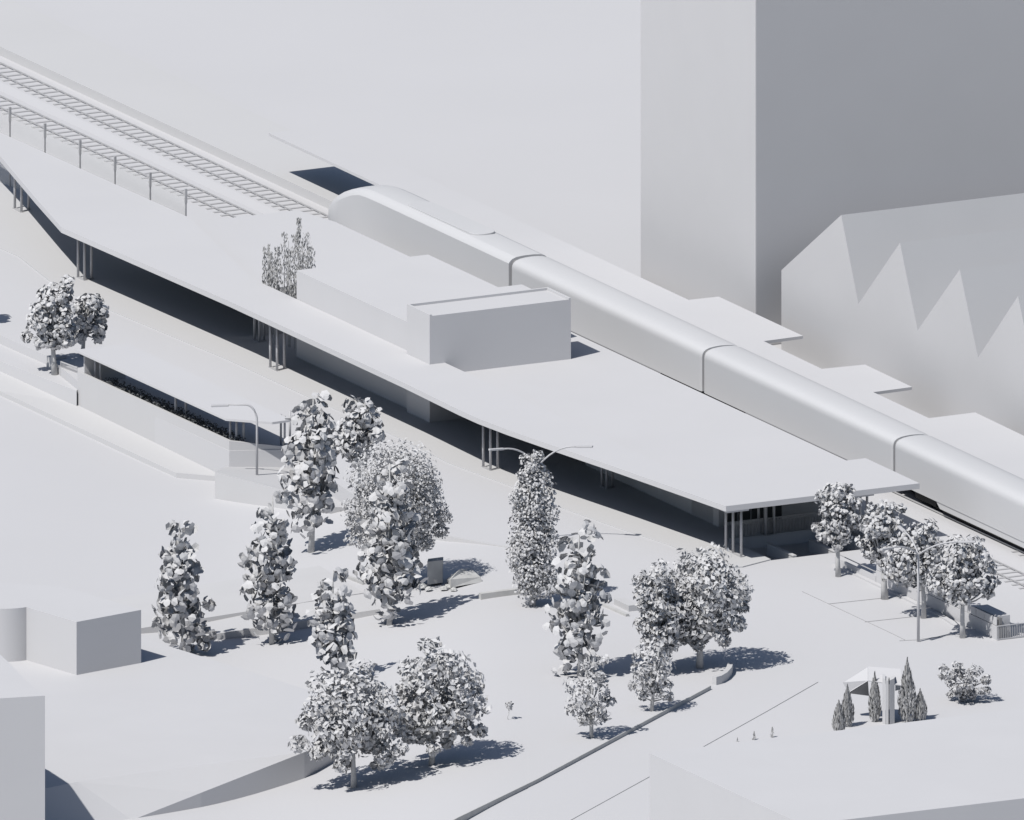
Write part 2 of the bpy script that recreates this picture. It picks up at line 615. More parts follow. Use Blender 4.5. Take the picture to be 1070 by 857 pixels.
def gangway(t, u0, u1):
    b = MB()
    sec = [[P(u, vT + 0.22 + v * (WT - 0.44) / WT, min(z, 3.8) if z > ZB else ZB + 0.1) for v, z in prof] for u in (u0, u1)]
    loft(sec).build('gangway', 'mid', t, smooth=False)


uj0, uj1, uj2 = UX(532.7, vT), UX(733.7, vT), UX(933.3, vT)
GAP = 0.32
ln = uj2 - uj1
c2 = carriage(uj0 + GAP / 2, uj1 - GAP / 2, 'smooth white carriage with rounded roof directly behind the front car, beside the rooftop tower')
gangway(c2, uj1 - GAP / 2 - 0.05, uj1 + GAP / 2 + 0.05)
c3 = carriage(uj1 + GAP / 2, uj2 - GAP / 2, 'smooth white carriage with rounded roof in front of the sawtooth building')
gangway(c3, uj2 - GAP / 2 - 0.05, uj2 + GAP / 2 + 0.05)
c4 = carriage(uj2 + GAP / 2, uj2 + ln, 'white carriage at the right edge showing its dark running gear below')

# leading car with a sloping nose
u_tip = UX(351, vT + WT / 2)
t = thing('train_carriage', 'leading white train car with sloping nose and a raised roof panel', 'train carriage', P((u_tip + uj0) / 2, vT + WT / 2, 0),
          'coupled carriages of the white train')
secs = []
nose = [(0.0, 0.25, 0.45, 0.62), (0.12, 0.5, 0.36, 0.85), (0.35, 0.74, 0.30, 1.2), (0.9, 1.0, 0.28, 1.72), (1.6, 1.18, 0.28, 2.2), (2.4, 1.31, 0.28, 2.68),
        (3.3, 1.39, 0.28, 3.12), (4.3, 1.43, 0.3, 3.5), (5.2, 1.45, 0.3, 3.76), (6.2, 1.45, 0.32, 3.93), (7.2, 1.45, 0.35, 4.0), (9.0, 1.45, 0.35, 4.03),
        (uj0 - GAP / 2 - u_tip, 1.45, 0.35, 4.03)]
for tt, hw, zb, zt in nose:
    f = min(1, tt / 6.0)
    sh = (zt - zb) * (0.42 if f < 0.05 else 0.30 * (1 - f) + 0.115 * f)        # shoulder drop
    vi = hw * (0.35 * f + 0.12)
    half = [(-hw * (0.72 + 0.28 * f), zb), (-hw, zb + (zt - zb) * 0.28), (-hw, zt - sh), (-hw + vi * 0.16, zt - sh * 0.66), (-hw + vi * 0.38, zt - sh * 0.36), (-hw + vi * 0.8, zt - sh * 0.12),
            (-hw * 0.25, zt)]
    ring = half + [(-a, z) for a, z in half[::-1]]
    secs.append([P(u_tip + tt, vT + WT / 2 + a, z) for a, z in ring])
ob = loft(secs).build('body', 'train', t, smooth=True)
nn = len(secs[0])
for e in ob.data.edges:
    i0, i1 = sorted(e.vertices)
    if i1 - i0 == nn and i1 < nn * len(secs) and (i0 % nn in (0, nn - 1) or (i0 % nn in (2, nn - 3, 5, nn - 6) and i0 // nn >= 5)):
        e.use_edge_sharp = True
# raised panel on the roof
uA, uBp = UX(385, vT), UX(509, vT + 0.6)
b = MB()
pan = []
r_ = 0.8
va, vb = vT + 0.62, vT + WT - 0.5
ua, ub = uj0 - 16.5, uj0 - 6.3
for cx, cy, a0 in ((ub - r_, va + r_, -90), (ub - r_, vb - r_, 0), (ua + r_, vb - r_, 90), (ua + r_, va + r_, 180)):
    for k in range(7):
        a = R(a0 + 15 * k)
        pan.append((cx + r_ * math.cos(a), cy + r_ * math.sin(a)))
b.prism([P(u, v) for u, v in pan], 3.8, [4.06 if u < ua + 2.5 else 4.13 for u, v in pan])
b.build('roof_panel', 'train', t, bevel=0.03)
MB().uvbox(u_tip + 4.3, u_tip + 7.9, vT - 0.012, vT + 0.05, 0.42, 0.80).build('skirt_opening', 'mid', t)
MB().uvbox(u_tip + 2.5, uj0 - 1.0, vT + 0.35, vT + WT - 0.35, 0.28, 0.34).build('underframe', 'dark', t)
bogie(t, u_tip + 5.2)
bogie(t, uj0 - 3.7)
gangway(t, uj0 - GAP / 2 - 0.05, uj0 + GAP / 2 + 0.05)

# ================================================================ FAR PLATFORM CANOPY
ZC = 0.62 + 2.95
can_far = [(1240, 535), (1120, 479), (1070, 455.5), (1019, 431), (970.6, 437), (912.5, 409.8), (953, 404.4), (904, 381), (858.7, 385.5), (798, 356.5), (839, 351), (751, 310),
           (719.5, 313.4), (669, 289.8)]
un, vCn = UV(281, 139, ZC)
_, vCf = UV(669, 289.8, ZC)
poly = [W(x, y, ZC) for x, y in can_far]
poly = [P(UX(1240, vCn), vCn)] + poly + [P(un, vCf), P(un, vCn)]
cn = thing('platform_canopy', 'long thin white platform canopy with stepped back edge behind the train', 'canopy', P(UX(600, vCn), vCn + 1.7, 0.62))
MB().prism(poly, ZC - 0.2, ZC).build('canopy_roof', 'roof', cn)
for k in range(12):
    u = un + 16 + k * 10.5
    p = P(u, vCn + 2.3, 0.62)
    MB().tube([p, Vector((p.x, p.y, ZC - 0.2))], 0.1, 10).build('post', 'metal', cn, smooth=True)

# ================================================================ BIG BUILDINGS
uTw1, vTw = UV(789, 363, 0)
uTw0 = UX(669, vTw)
tw = MB().uvbox(uTw0, uTw1, vTw, vTw + 45, 0, 68)
tg = tag(tw.build('tower_block', 'plaster', origin=P((uTw0 + uTw1) / 2, vTw + 22, 0), bevel=0.08),
         'tall plain white tower block rising out of the top of the picture', 'tower')

uS0, vS = UV(816.5, 371.5, 0)
saw = thing('sawtooth_hall', 'white building with a row of steep pointed sawtooth gables beside the tower', 'building', P(uS0 + 16, vS + 15, 0))


def saw_pt(x, y):
    # point on the front wall plane v = vS at pixel (x, y)
    u = UX(x, vS)
    p = P(u, vS, 0)
    yb = 428.5 - p.y * SN * PXM
    return u, (yb - y) / (PXM * CS)


prof_s = [saw_pt(816.5, 282.4), saw_pt(879, 224.7), saw_pt(897, 317.7)]
pk = [(940.4, 253.7), (958.9, 345.3), (1002.8, 281.6), (1022, 373.8), (1063.7, 309.5), (1083, 402), (1126, 339), (1144, 430)]
prof_s += [saw_pt(x, y) for x, y in pk]
uE = prof_s[-1][0]
D = 34
b = MB()
n = len(prof_s)
ring_f = [P(u, vS, z) for u, z in prof_s]
ring_b = [P(u, vS + D, z) for u, z in prof_s]
base_f = [P(prof_s[0][0], vS, 0), P(uE, vS, 0)]
base_b = [P(prof_s[0][0], vS + D, 0), P(uE, vS + D, 0)]
vs = ring_f + [base_f[1], base_f[0]]
b.add(vs, [tuple(range(len(vs)))[::-1]])
vs = ring_b + [base_b[1], base_b[0]]
b.add(vs, [tuple(range(len(vs)))])
b.add([ring_f[0], base_f[0], base_b[0], ring_b[0]], [(0, 1, 2, 3)])
b.add([ring_f[-1], base_f[1], base_b[1], ring_b[-1]], [(3, 2, 1, 0)])
b.build('wall', 'plaster', saw)
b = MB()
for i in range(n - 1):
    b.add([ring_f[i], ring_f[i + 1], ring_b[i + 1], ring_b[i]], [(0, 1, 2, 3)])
b.build('roof', 'gable_shade', saw)

# near right block
uL0, vL0 = UV(678.8, 787, 8.0)
uL1, _ = UV(838, 862, 8.0)
bl = MB().uvbox(uL0, uL1, vL0, vL0 + 45, 0, 8.0)
tag(bl.build('flat_roofed_block', 'plaster', origin=P((uL0 + uL1) / 2, vL0 + 15, 0)),
    'large plain white flat roofed block in the bottom right corner of the view', 'building')

# sloping podium bottom left
zt = 0.1
pod = [W(-260, 542, zt), W(172.5, 674, zt), W(246.6, 697.2, zt), W(385, 741, zt), W(400, 751, zt), W(318, 786, 0.05), W(210, 828.5, -1.25), W(138, 857, -2.25),
       W(90, 876, -2.7), W(-260, 1010, -3.0), W(-260, 900, zt)]
fold = [W(318, 769, zt), W(81, 817, zt), W(-260, 887, zt)]
b = MB()
o = pod
vs = [o[0], o[1], o[2], o[3], o[4], o[5], o[6], o[7], o[8], o[9]] + fold
# 10,11,12 = fold
b.add(vs, [(0, 12, 11, 10, 4, 3, 2, 1)])
b.add(vs, [(10, 5, 4), (11, 6, 5, 10), (11, 7, 6), (11, 8, 7), (12, 9, 8, 11)])
side = [o[i] for i in (4, 5, 6, 7, 8, 9)]
for p, q in zip(side, side[1:]):
    b.add([p, q, Vector((q.x, q.y, -7)), Vector((p.x, p.y, -7))], [(0, 1, 2, 3)])
side = [o[i] for i in (4, 3, 2, 1, 0)]
for p, q in zip(side, side[1:]):
    b.add([p, q, Vector((q.x, q.y, -7)), Vector((p.x, p.y, -7))], [(3, 2, 1, 0)])
tag(b.build('podium', 'plaster', origin=W(150, 740, -3.1)), 'wide white podium with folded top in the bottom left, carrying the small block', 'podium')

# small block with a rounded wing, on the podium
pz = zt
ht = zt + 3.57
cb = [W(80, 650, ht), W(147.5, 637.3, ht)]
cl_ = W(27.6, 634.4, ht)
far = cb[1] + (cl_ - cb[0]) * 1.6
blk = [cl_, cb[0], cb[1], far, Vector((far.x - 9, far.y + 2, 0)), Vector((cl_.x - 6, cl_.y + 6, 0))]
pc = W(4, 626, ht)
arc = []
pr = 2.75
c0 = Vector((W(4, 0).x, cl_.y + 0.0, 0))
cxp = Vector((cl_.x - 1.55, cl_.y + 2.25, 0))
rr = (cl_.xy - cxp.xy).length
a0 = math.atan2(cl_.y - cxp.y, cl_.x - cxp.x)
for k in range(0, 55):
    a = a0 - R(2.2 * k)
    arc.append(Vector((cxp.x + rr * math.cos(a), cxp.y + rr * math.sin(a), 0)))
blk = [cb[0], cb[1], far, Vector((far.x - 9, far.y + 2, 0)), Vector((arc[-1].x, arc[-1].y + 8, 0))] + arc[::-1]
hb = thing('small_block', 'small white flat roofed block with a rounded wing standing on the podium', 'building', W(80, 705, pz))
MB().prism(blk[:], -1.6, ht).build('wall', 'plaster', hb)

# tall block at the left bottom corner with a curved flank
HT = 10.25
top_e = [(-200, 742), (0, 729.8), (47, 727), (35, 718), (24, 708), (12, 695), (-3, 681), (-26, 666), (-70, 645), (-200, 620)]
b = MB().prism([W(x, y, HT) for x, y in top_e], -7, HT)
tag(b.build('corner_block', 'plaster', origin=W(0, 800, -0.5)), 'tall plain block cut by the bottom left corner, casting a curved shadow', 'building')

# ================================================================ SCREEN BEHIND THE STATION ROOF
xs_p = [10.4, 47, 83.7, 120.2, 157, 194.2]
ytop = [112, 129, 146.3, 163.3, 180.3, 197.4]
_, vScr = UV(194.2, 222.6 + 0.0, H1 - 0.0)
vScr = vScr + 0.22
scr = thing('glass_screen', 'frosted glass screen on grey posts along the track behind the station roof', 'screen', P(UX(100, vScr), vScr, 0))
ztops = []
for x, y in zip([-63, -26.3] + xs_p, [78, 95] + ytop):
    u = UX(x, vScr)
    p = P(u, vScr, 0)
    yb = 428.5 - p.y * SN * PXM
    z1 = (yb - y) / (PXM * CS)
    ztops.append((u, z1))
    b = MB()
    b.uvbox(u - 0.06, u + 0.06, vScr - 0.08, vScr + 0.08, z1 - 0.95, z1)
    b.uvbox(u - 0.035, u + 0.035, vScr - 0.05, vScr + 0.05, 0, z1 - 0.95)
    b.build('post', 'steel', scr)
for (u0, z0), (u1, z1) in zip(ztops, ztops[1:]):
    MB().prism([P(u0 + 0.07, vScr), P(u1 - 0.07, vScr), P(u1 - 0.07, vScr + 0.02), P(u0 + 0.07, vScr + 0.02)], 0.1,
               [z0 - 0.5, z1 - 0.5, z1 - 0.5, z0 - 0.5]).build('pane', 'glass', scr)

# ================================================================ SHELTER AND ITS WALL
ZSR = 2.25
sh = thing('shelter', 'low flat roofed shelter on thin columns above the long retaining wall', 'shelter', W(200, 445, 0))
uS_, vSn = UV(236, 437, ZSR)
_, vSf = UV(304, 438.4, ZSR)
sp = [W(79, 365.5, ZSR), W(236, 437.5, ZSR), W(284.5, 441.2, ZSR), W(304, 438.6, ZSR)]
u0s, v0s = UV(79, 365.5, ZSR)
sp.append(P(u0s, vSf))
MB().uvbox(u0s + 0.15, u0s + 0.27, UV(236, 437, ZSR)[1] + 0.3, vSf - 0.3, 0.0, ZSR - 0.152).build('added_shade_panel', 'wall', sh)  # added panel that blocks the sun from the floor at the left end
MB().prism(sp, ZSR - 0.15, ZSR).build('roof', 'roof', sh)
for (x, y) in [(240.5, 466), (247, 467.5), (254.5, 467), (183.5, 439.5), (194, 441), (293.6, 465.5), (303, 462), (95, 399), (99.5, 401), (105, 402), (297.5, 467.5)]:
    p = W(x, y, 0)
    MB().tube([p, Vector((p.x, p.y, ZSR - 0.15))], 0.075, 10).build('column', 'metal', sh, smooth=True)

PT = 0.65
p0, p1, p2 = W(81, 388.2, PT), W(239.5, 460.8, PT), W(306, 467.6, 0.13)
rwall = thing('retaining_wall', 'long light grey retaining wall below the shelter, turning a corner beside the lamp', 'wall', Vector((p1.x, p1.y, -1.9)))
b = MB()


def thick(a, b_, th):
    d = (b_ - a)
    d.z = 0
    d.normalize()
    return Vector((-d.y, d.x, 0)) * th


n1 = thick(p0, p1, 0.22)
n2 = thick(p1, p2, 0.22)
q1 = p1 + n1 + (p1 - p0).normalized() * 0.05
b.prism([p0, p1, p2, p2 + n2, p1 + n1 * 0.6 + n2 * 0.6, p0 + n1], -3.3, [PT, PT, 0.13, 0.13, PT, PT])
b.build('wall_body', 'wall', rwall)

# plants growing along the inside of the parapet
rnd = random.Random(11)
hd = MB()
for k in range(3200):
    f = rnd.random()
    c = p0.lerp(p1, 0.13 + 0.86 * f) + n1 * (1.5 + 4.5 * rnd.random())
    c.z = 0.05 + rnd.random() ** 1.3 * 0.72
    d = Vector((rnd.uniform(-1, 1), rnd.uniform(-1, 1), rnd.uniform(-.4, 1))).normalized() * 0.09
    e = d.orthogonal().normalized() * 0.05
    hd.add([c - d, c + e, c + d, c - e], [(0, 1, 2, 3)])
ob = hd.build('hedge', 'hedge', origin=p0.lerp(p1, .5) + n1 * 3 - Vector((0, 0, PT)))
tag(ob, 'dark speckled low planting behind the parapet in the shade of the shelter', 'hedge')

# little slatted gate wall at the left end
t = thing('slatted_railing', 'short slatted railing by the tree at the left end of the retaining wall', 'railing', W(70, 395, -0.6))
b = MB()
a_, b_ = W(63.5, 393, -0.6), W(81, 399.5, -0.6)
for k in range(14):
    p = a_.lerp(b_, k / 13)
    b.bar(p, p + Vector((0, 0, 0.95)), 0.05, 0.06)
b.build('slats', 'metal', t)
MB().bar(a_ + Vector((0, 0, .97)), b_ + Vector((0, 0, .97)), 0.08, 0.06).build('top_rail', 'metal', t)
b = MB()
pp = [W(48.5, 384, -0.6), W(53.5, 386, -0.6)]
b.wall(pp[0], pp[1], 1.2, -0.6, 0.18)
tag(b.build('end_wall', 'wall', origin=pp[0]), 'small square wall end shaded by the tree left of the shelter', 'wall')

# planter block in front of the corner
ZP = -1.31
pb = [W(224.5, 493.2, -0.42), W(276, 507, -0.62), W(345, 530, -1.0), W(380, 530, -1.2), W(306, 497.4, ZP) + Vector((0, 2.6, 0)), W(240, 489.5, ZP) + Vector((0, 1, 0))]
tag(MB().prism(pb, -5, [-0.42, -0.62, -1.0, -1.2, ZP, ZP]).build('planter', 'wall', origin=W(260, 525, -3)), 'low pale block terrace carrying the curved street lamp', 'planter')

# wall from planter towards the columnar tree
kw = MB()
path = [(380, 531.5), (400, 538), (440, 553), (465, 560), (531, 572)]
for (xa, ya), (xb, yb) in zip(path, path[1:]):
    a_, b_ = W(xa, ya, 0.02), W(xb, yb, 0.02)
    kw.wall(a_, b_, 0.25, -2.5, 0.02)
tag(kw.build('retaining_wall', 'wall', origin=W(465, 565, -0.3)), 'low retaining wall sloping down behind the round tree to the columnar tree', 'wall')
# kerb wall left of the planter
kb = MB()
kb.wall(W(184, 494.2, -1.88), W(226, 497.8, -1.88), 0.2, -2.4, -1.88)
tag(kb.build('kerb_wall', 'wall', origin=W(205, 500, -2.2)), 'short low kerb wall running into the left side of the planter block', 'wall')


# ================================================================ LOW WALLS, KERBS
def lowwall(name, label, pts, h, z=0.0, th=0.25, m='wall', cat='low wall', zf=None, top=True):
    """pts: pixels of the top edge"""
    b = MB()
    ps = []
    for x, y in pts:
        X = (x - 535) / PXM
        zz = (zf(X) if zf else z)
        ps.append(W(x, y, zz + h))
    L, Rr = [], []
    for i, p in enumerate(ps):
        d = Vector((0, 0, 0))
        if i:
            d += (ps[i] - ps[i - 1]).normalized()
        if i < len(ps) - 1:
            d += (ps[i + 1] - ps[i]).normalized()
        d.z = 0
        d.normalize()
        Rr.append(p)
        L.append(p + Vector((-d.y, d.x, 0)) * th)
    ring = Rr + L[::-1]
    zs = [p.z for p in ring]
    b.prism(ring, [zz - h - 0.25 for zz in zs], zs)
    mid = ps[len(ps) // 2]
    return tag(b.build(name, m, origin=Vector((mid.x, mid.y, mid.z - h))), label, cat)


lowwall('low_wall', 'upper of two parallel low terrace walls crossing behind the leafy trees at left', [(140, 657.6), (380, 619.5)], 0.33, zf=gz, m='wall', th=8)
lowwall('low_wall', 'lower of two parallel low terrace walls crossing behind the leafy trees at left', [(215, 664), (397, 636.5)], 0.33, zf=gz, m='wall', th=4.5)
lowwall('low_wall', 'short dark edging strip slanting beside the middle leafy tree', [(360, 601), (379, 608.5)], 0.18, zf=gz, m='stone')
lowwall('low_wall', 'short straight bench high wall left of the columnar tree foot', [(502.8, 620.6), (562, 613)], 0.40, zf=gz, m='stone', th=0.4)
lowwall('low_wall', 'thin low wall right of the large leafy tree near the middle', [(620, 627), (654, 642)], 0.16, m='stone')
lowwall('kerb_strip', 'long dark straight kerb running diagonally from the bottom edge to the small trees', [(440, 874.5), (480, 853.8), (560, 815), (743, 716.5)], 0.26, m='stone', cat='kerb', th=0.07)
lowwall('low_wall', 'short curved low wall under the round tree at the end of the kerb', [(748.5, 707.5), (754, 706), (760, 702.5), (764.5, 697.5), (766, 692.5)], 0.55, m='wall', th=0.35)
lowwall('kerb_strip', 'thin faint road edging line passing behind the bottom right block', [(560, 877), (677, 812.5), (738, 778.5), (800, 744), (855, 712.5)], 0.035, m='line', cat='kerb', th=0.04)
lowwall('box_bench', 'small grey box seat beside the thin low wall under the round trees', [(641.5, 625.5), (657, 633)], 0.4, m='wall', cat='bench', th=0.7)
lowwall('kerb_strip', 'long thin paving edging in front of the street trees, running along the bays', [(838, 618), (932, 662), (945, 668.5)], 0.035, m='line', cat='kerb', th=0.05)
lowwall('kerb_strip', 'short cross edging between the first and second street trees', [(865.5, 631), (921, 625)], 0.035, m='line', cat='kerb', th=0.05)
lowwall('kerb_strip', 'short cross edging between the second street tree and the tall lamp', [(904, 649.8), (957, 644)], 0.035, m='line', cat='kerb', th=0.05)
lowwall('kerb_strip', 'short edging meeting the foot of the tall three armed lamp', [(940, 669.5), (959, 668.5), (996, 663)], 0.035, m='line', cat='kerb', th=0.05)
lowwall('kerb_strip', 'raised kerb beside the street tree trunks that curves round at its right end',
        [(880, 594), (940, 622.5), (975, 640), (988, 647), (997, 653), (1002, 659.5), (998, 664)], 0.12, m='plaster', cat='kerb', th=0.35)

# ---- wall and railing behind the street trees
uw1, vw = UV(1041.5, 669, 0)
uw0 = UX(872, vw)
t = thing('boundary_wall', 'pale panelled boundary wall striped with tree shadows behind the street trees', 'wall', P((uw0 + uw1) / 2, vw, 0))
MB().uvbox(uw0 + 6.0, uw1, vw, vw + 0.18, -0.1, 0.92).build('wall_body', 'plaster', t)
b = MB()
k = uw0 + 6.0
while k < uw1 - 0.5:
    b.uvbox(k, min(k + 1.15, uw1 - 0.1), vw + 0.03, vw + 0.09, 0.95, 1.48)
    k += 1.2
b.build('upper_panel', 'plaster', t)
MB().uvbox(uw0, uw0 + 5.95, vw, vw + 0.12, -0.1, 0.5).build('wall_body', 'plaster', t)
MB().uvbox(uw0, uw0 + 5.95, vw + 0.02, vw + 0.08, 0.75, 0.8).build('handrail', 'steel', t)
MB().uvbox(uw1 - 3.6, uw1 - 0.35, vw + 0.2, vw + 1.15, -0.1, 1.5).build('cabinet', 'plaster', t)
MB().uvbox(uw1 - 0.32, uw1 - 0.02, vw + 0.2, vw + 0.4, -0.1, 1.46).build('post', 'mid', t)
t = thing('railing', 'grey vertical bar railing at the right edge beside the boundary wall end', 'railing', P(uw1, vw + 1.5, 0))
b = MB()
for k in range(36):
    v_ = vw + 0.05 + k * 0.13
    b.uvbox(uw1 + 0.06, uw1 + 0.09, v_, v_ + 0.05, 0, 0.92)
b.build('bars', 'steel', t)
MB().uvbox(uw1 + 0.04, uw1 + 0.11, vw, vw + 4.8, 0.92, 0.98).build('handrail', 'metal', t)
MB().uvbox(uw1 + 0.03, uw1 + 0.12, vw, vw + 4.8, 0.02, 0.10).build('bottom_rail', 'metal', t)


# ================================================================ LAMPS
def lamp_curved(label, base, ztop, dx):
    t = thing('street_lamp', label, 'street lamp', base, 'street lamps')
    p = Vector(base)
    path = [p, p + Vector((0, 0, ztop - 1.1))]
    for k in range(1, 8):
        a = R(90 * k / 7)
        path.append(p + Vector((dx * 0.75 * (1 - math.cos(a)), 0, ztop - 1.1 + 1.1 * math.sin(a))))
    path.append(p + Vector((dx * 1.9, 0, ztop)))
    MB().tube(path, [0.085] + [0.07] * (len(path) - 2) + [0.05], 10).build('pole', 'metal', t, smooth=True)
    MB().bar(p + Vector((dx * 1.85, 0, ztop - 0.04)), p + Vector((dx * 3.0, 0, ztop - 0.08)), 0.28, 0.14).build('lamp_head', 'metal', t, bevel=0.03)
    return t


lamp_curved('thin street lamp with one curved arm standing on the planter block below the shelter', W(268.5, 499, -0.95), 4.9, -1)


def lamp_arms(label, base, z, R_, angs, rise=0.9):
    t = thing('street_lamp', label, 'street lamp', base, 'street lamps')
    p = Vector(base)
    MB().tube([p, p + Vector((0, 0, z * 0.5)), p + Vector((0, 0, z - rise))], [0.10, 0.085, 0.07], 12).build('pole', 'metal', t, smooth=True)
    for a in angs:
        d = Vector((math.cos(R(a)), math.sin(R(a)), 0))
        path = []
        for k in range(8):
            q = k / 7
            path.append(p + d * (R_ * 0.72 * q) + Vector((0, 0, z - rise - 0.1 + (rise) * (1 - (1 - q) ** 2.2))))
        MB().tube(path, 0.055, 8).build('arm', 'metal', t, smooth=True)
        MB().bar(p + d * (R_ * 0.70) + Vector((0, 0, z - 0.10)), p + d * R_ + Vector((0, 0, z - 0.02)), 0.24, 0.13).build('lamp_head', 'metal', t, bevel=0.03)
    return t


lamp_arms('street lamp with two spreading arms hidden behind the columnar tree', W(562, 568, 0), 6.8, 3.75, (-17, 212), rise=1.5)
lamp_arms('tall street lamp with three spreading arms among the street trees', W(959.6, 670.5, 0), 6.9, 3.8, (-10, 110, 230), rise=0.95)


# ================================================================ TREES
def leaf_faces(b, c, n, size, kind, rnd):
    """one leaf (or leaf plate) centred at c facing n"""
    n = n.normalized()
    x = n.orthogonal().normalized()
    y = n.cross(x)
    a = rnd.random() * 6.283
    x, y = x * math.cos(a) + y * math.sin(a), -x * math.sin(a) + y * math.cos(a)
    if kind == 'plate':
        pts = []
        for k in range(6):
            t_ = 6.283 * k / 6 + rnd.uniform(-.25, .25)
            r_ = size * rnd.uniform(0.8, 1.12)
            pts.append(c + x * math.cos(t_) * r_ + y * math.sin(t_) * r_ * 0.85 - n * size * rnd.uniform(0.0, 0.22))
        m = c + n * size * 0.10
        b.add([m] + pts, [(0, 1, 2, 3), (0, 3, 4, 5), (0, 5, 6, 1)])
    else:
        l = size * rnd.uniform(0.7, 1.25)
        w = l * rnd.uniform(0.45, 0.7)
        t_ = c + n * l * 0.18
        b.add([c - x * l, c - y * w + n * l * .1, c + x * l, c + y * w + n * l * .1], [(0, 1, 2), (0, 2, 3)])


def ytopx(base, py):
    yb = 428.5 - base.y * SN * PXM
    return (yb - py) / (PXM * CS)


def tree(label, bx, by, z, lobes, leaf, count, kind, trunk_r=0.12, seed=1, nclump=26, clump=0.35, name='tree', m='leaf', cat='tree', group='trees of the station park', dyb=0.0,
         stems=1, split=0.35, hang=0.0, grow=1.12, blend=0):
    """lobes: list of (cx, cy, rx, ry) crown ellipses in photograph pixels, seen at the depth of the trunk"""
    rnd = random.Random(seed)
    base = W(bx, by, z)
    t = thing(name, label, cat, base, group)
    yb = by + z * 0      # pixel row of the foot
    L = []
    for (cx, cy, rx, ry) in lobes:
        rx, ry = rx * grow, ry * grow
        c = Vector((base.x + (cx - bx) / PXM, base.y + dyb, z + (by - cy) / (PXM * CS)))
        L.append((c, rx / PXM, ry / (PXM * CS)))
    if blend:
        # fill the waists between the first lobes so that the crown tapers evenly
        M_ = []
        for a_, b_ in zip(L[:blend], L[1:blend]):
            M_.append((a_[0].lerp(b_[0], 0.5), (a_[1] + b_[1]) * 0.5, (a_[2] + b_[2]) * 0.42))
        L += M_
    vol = [rx * rx * rz for c, rx, rz in L]
    tot = sum(vol)
    clumps = []
    for (c, rx, rz), v in zip(L, vol):
        k = max(3, int(round(nclump * v / tot)))
        for i in range(k):
            # quasi uniform points in a shell-biased ellipsoid
            zf = 1 - 2 * (i + 0.5) / k
            th = i * 2.39996 + rnd.uniform(-.4, .4)
            s_ = math.sqrt(max(0, 1 - zf * zf))
            rad = rnd.uniform(0.45, 0.78)
            d = Vector((s_ * math.cos(th) * rx, s_ * math.sin(th) * rx, zf * rz)) * rad
            cr = clump * min(rx, rz) * rnd.uniform(0.75, 1.2)
            clumps.append((c + d, cr, c, rx, rz))
    b = MB()
    per = max(1, count // len(clumps))
    for (cc, cr, c, rx, rz) in clumps:
        for k in range(per):
            d = Vector((rnd.gauss(0, 1), rnd.gauss(0, 1), rnd.gauss(0, 1)))
            if d.length < 1e-3:
                continue
            d.normalize()
            r_ = cr * rnd.uniform(0.55, 1.05)
            p = cc + Vector((d.x * r_, d.y * r_, d.z * r_ * 0.85))
            # keep inside the crown outline (loosely)
            q = Vector(((p.x - c.x) / rx, (p.y - c.y) / rx, (p.z - c.z) / rz))
            if q.length > 1.08:
                p = c + Vector((q.x * rx, q.y * rx, q.z * rz)) / q.length * rnd.uniform(0.9, 1.04)
            if p.z < z + 0.12:
                continue
            nrm = d * 0.4 + q * 0.5 + Vector((rnd.uniform(-.85, .85), rnd.uniform(-.85, .85), rnd.uniform(-.5, .8) - hang))
            leaf_faces(b, p, nrm, leaf * rnd.uniform(0.75, 1.15), kind, rnd)
    b.build('crown', m, t)
    # trunk and limbs
    tb = MB()
    topc = max(c.z + rz * 0.6 for c, rx, rz in L)
    main = L[0][0]
    h = topc - z
    fork = z + h * split
    for s_ in range(stems):
        off = Vector((rnd.uniform(-.3, .3), rnd.uniform(-.3, .3), 0)) if stems > 1 else Vector((0, 0, 0))
        path, rad = [], []
        for k in range(7):
            f = k / 6
            p = Vector((base.x, base.y, z)).lerp(Vector((main.x, main.y, topc)), f)
            p += Vector((rnd.uniform(-.06, .06), rnd.uniform(-.06, .06), 0)) * (f > 0) + off * f * 2.0
            path.append(p)
            rad.append(trunk_r * (1.25 if k == 0 else 1.0) * (1 - 0.82 * f) + 0.012)
        tb.tube(path, rad, 8)
    order = list(range(len(clumps)))
    rnd.shuffle(order)
    for i in order[:14]:
        cc = clumps[i][0]
        z0 = min(max(fork, z + (cc.z - z) * rnd.uniform(0.5, 0.72)), topc)
        f = (z0 - z) / max(0.1, (topc - z))
        s0 = Vector((base.x, base.y, z)).lerp(Vector((main.x, main.y, topc)), f)
        midp = s0.lerp(cc, 0.5) + Vector((0, 0, -0.06 * (cc - s0).length))
        r0 = trunk_r * (1 - 0.8 * f) * 0.6 + 0.01
        tb.tube([s0, midp, cc], [r0, r0 * 0.7, 0.012], 6)
    tb.build('trunk', 'bark', t, smooth=True)
    return t


def g_(px):
    return gz((px - 535) / PXM)


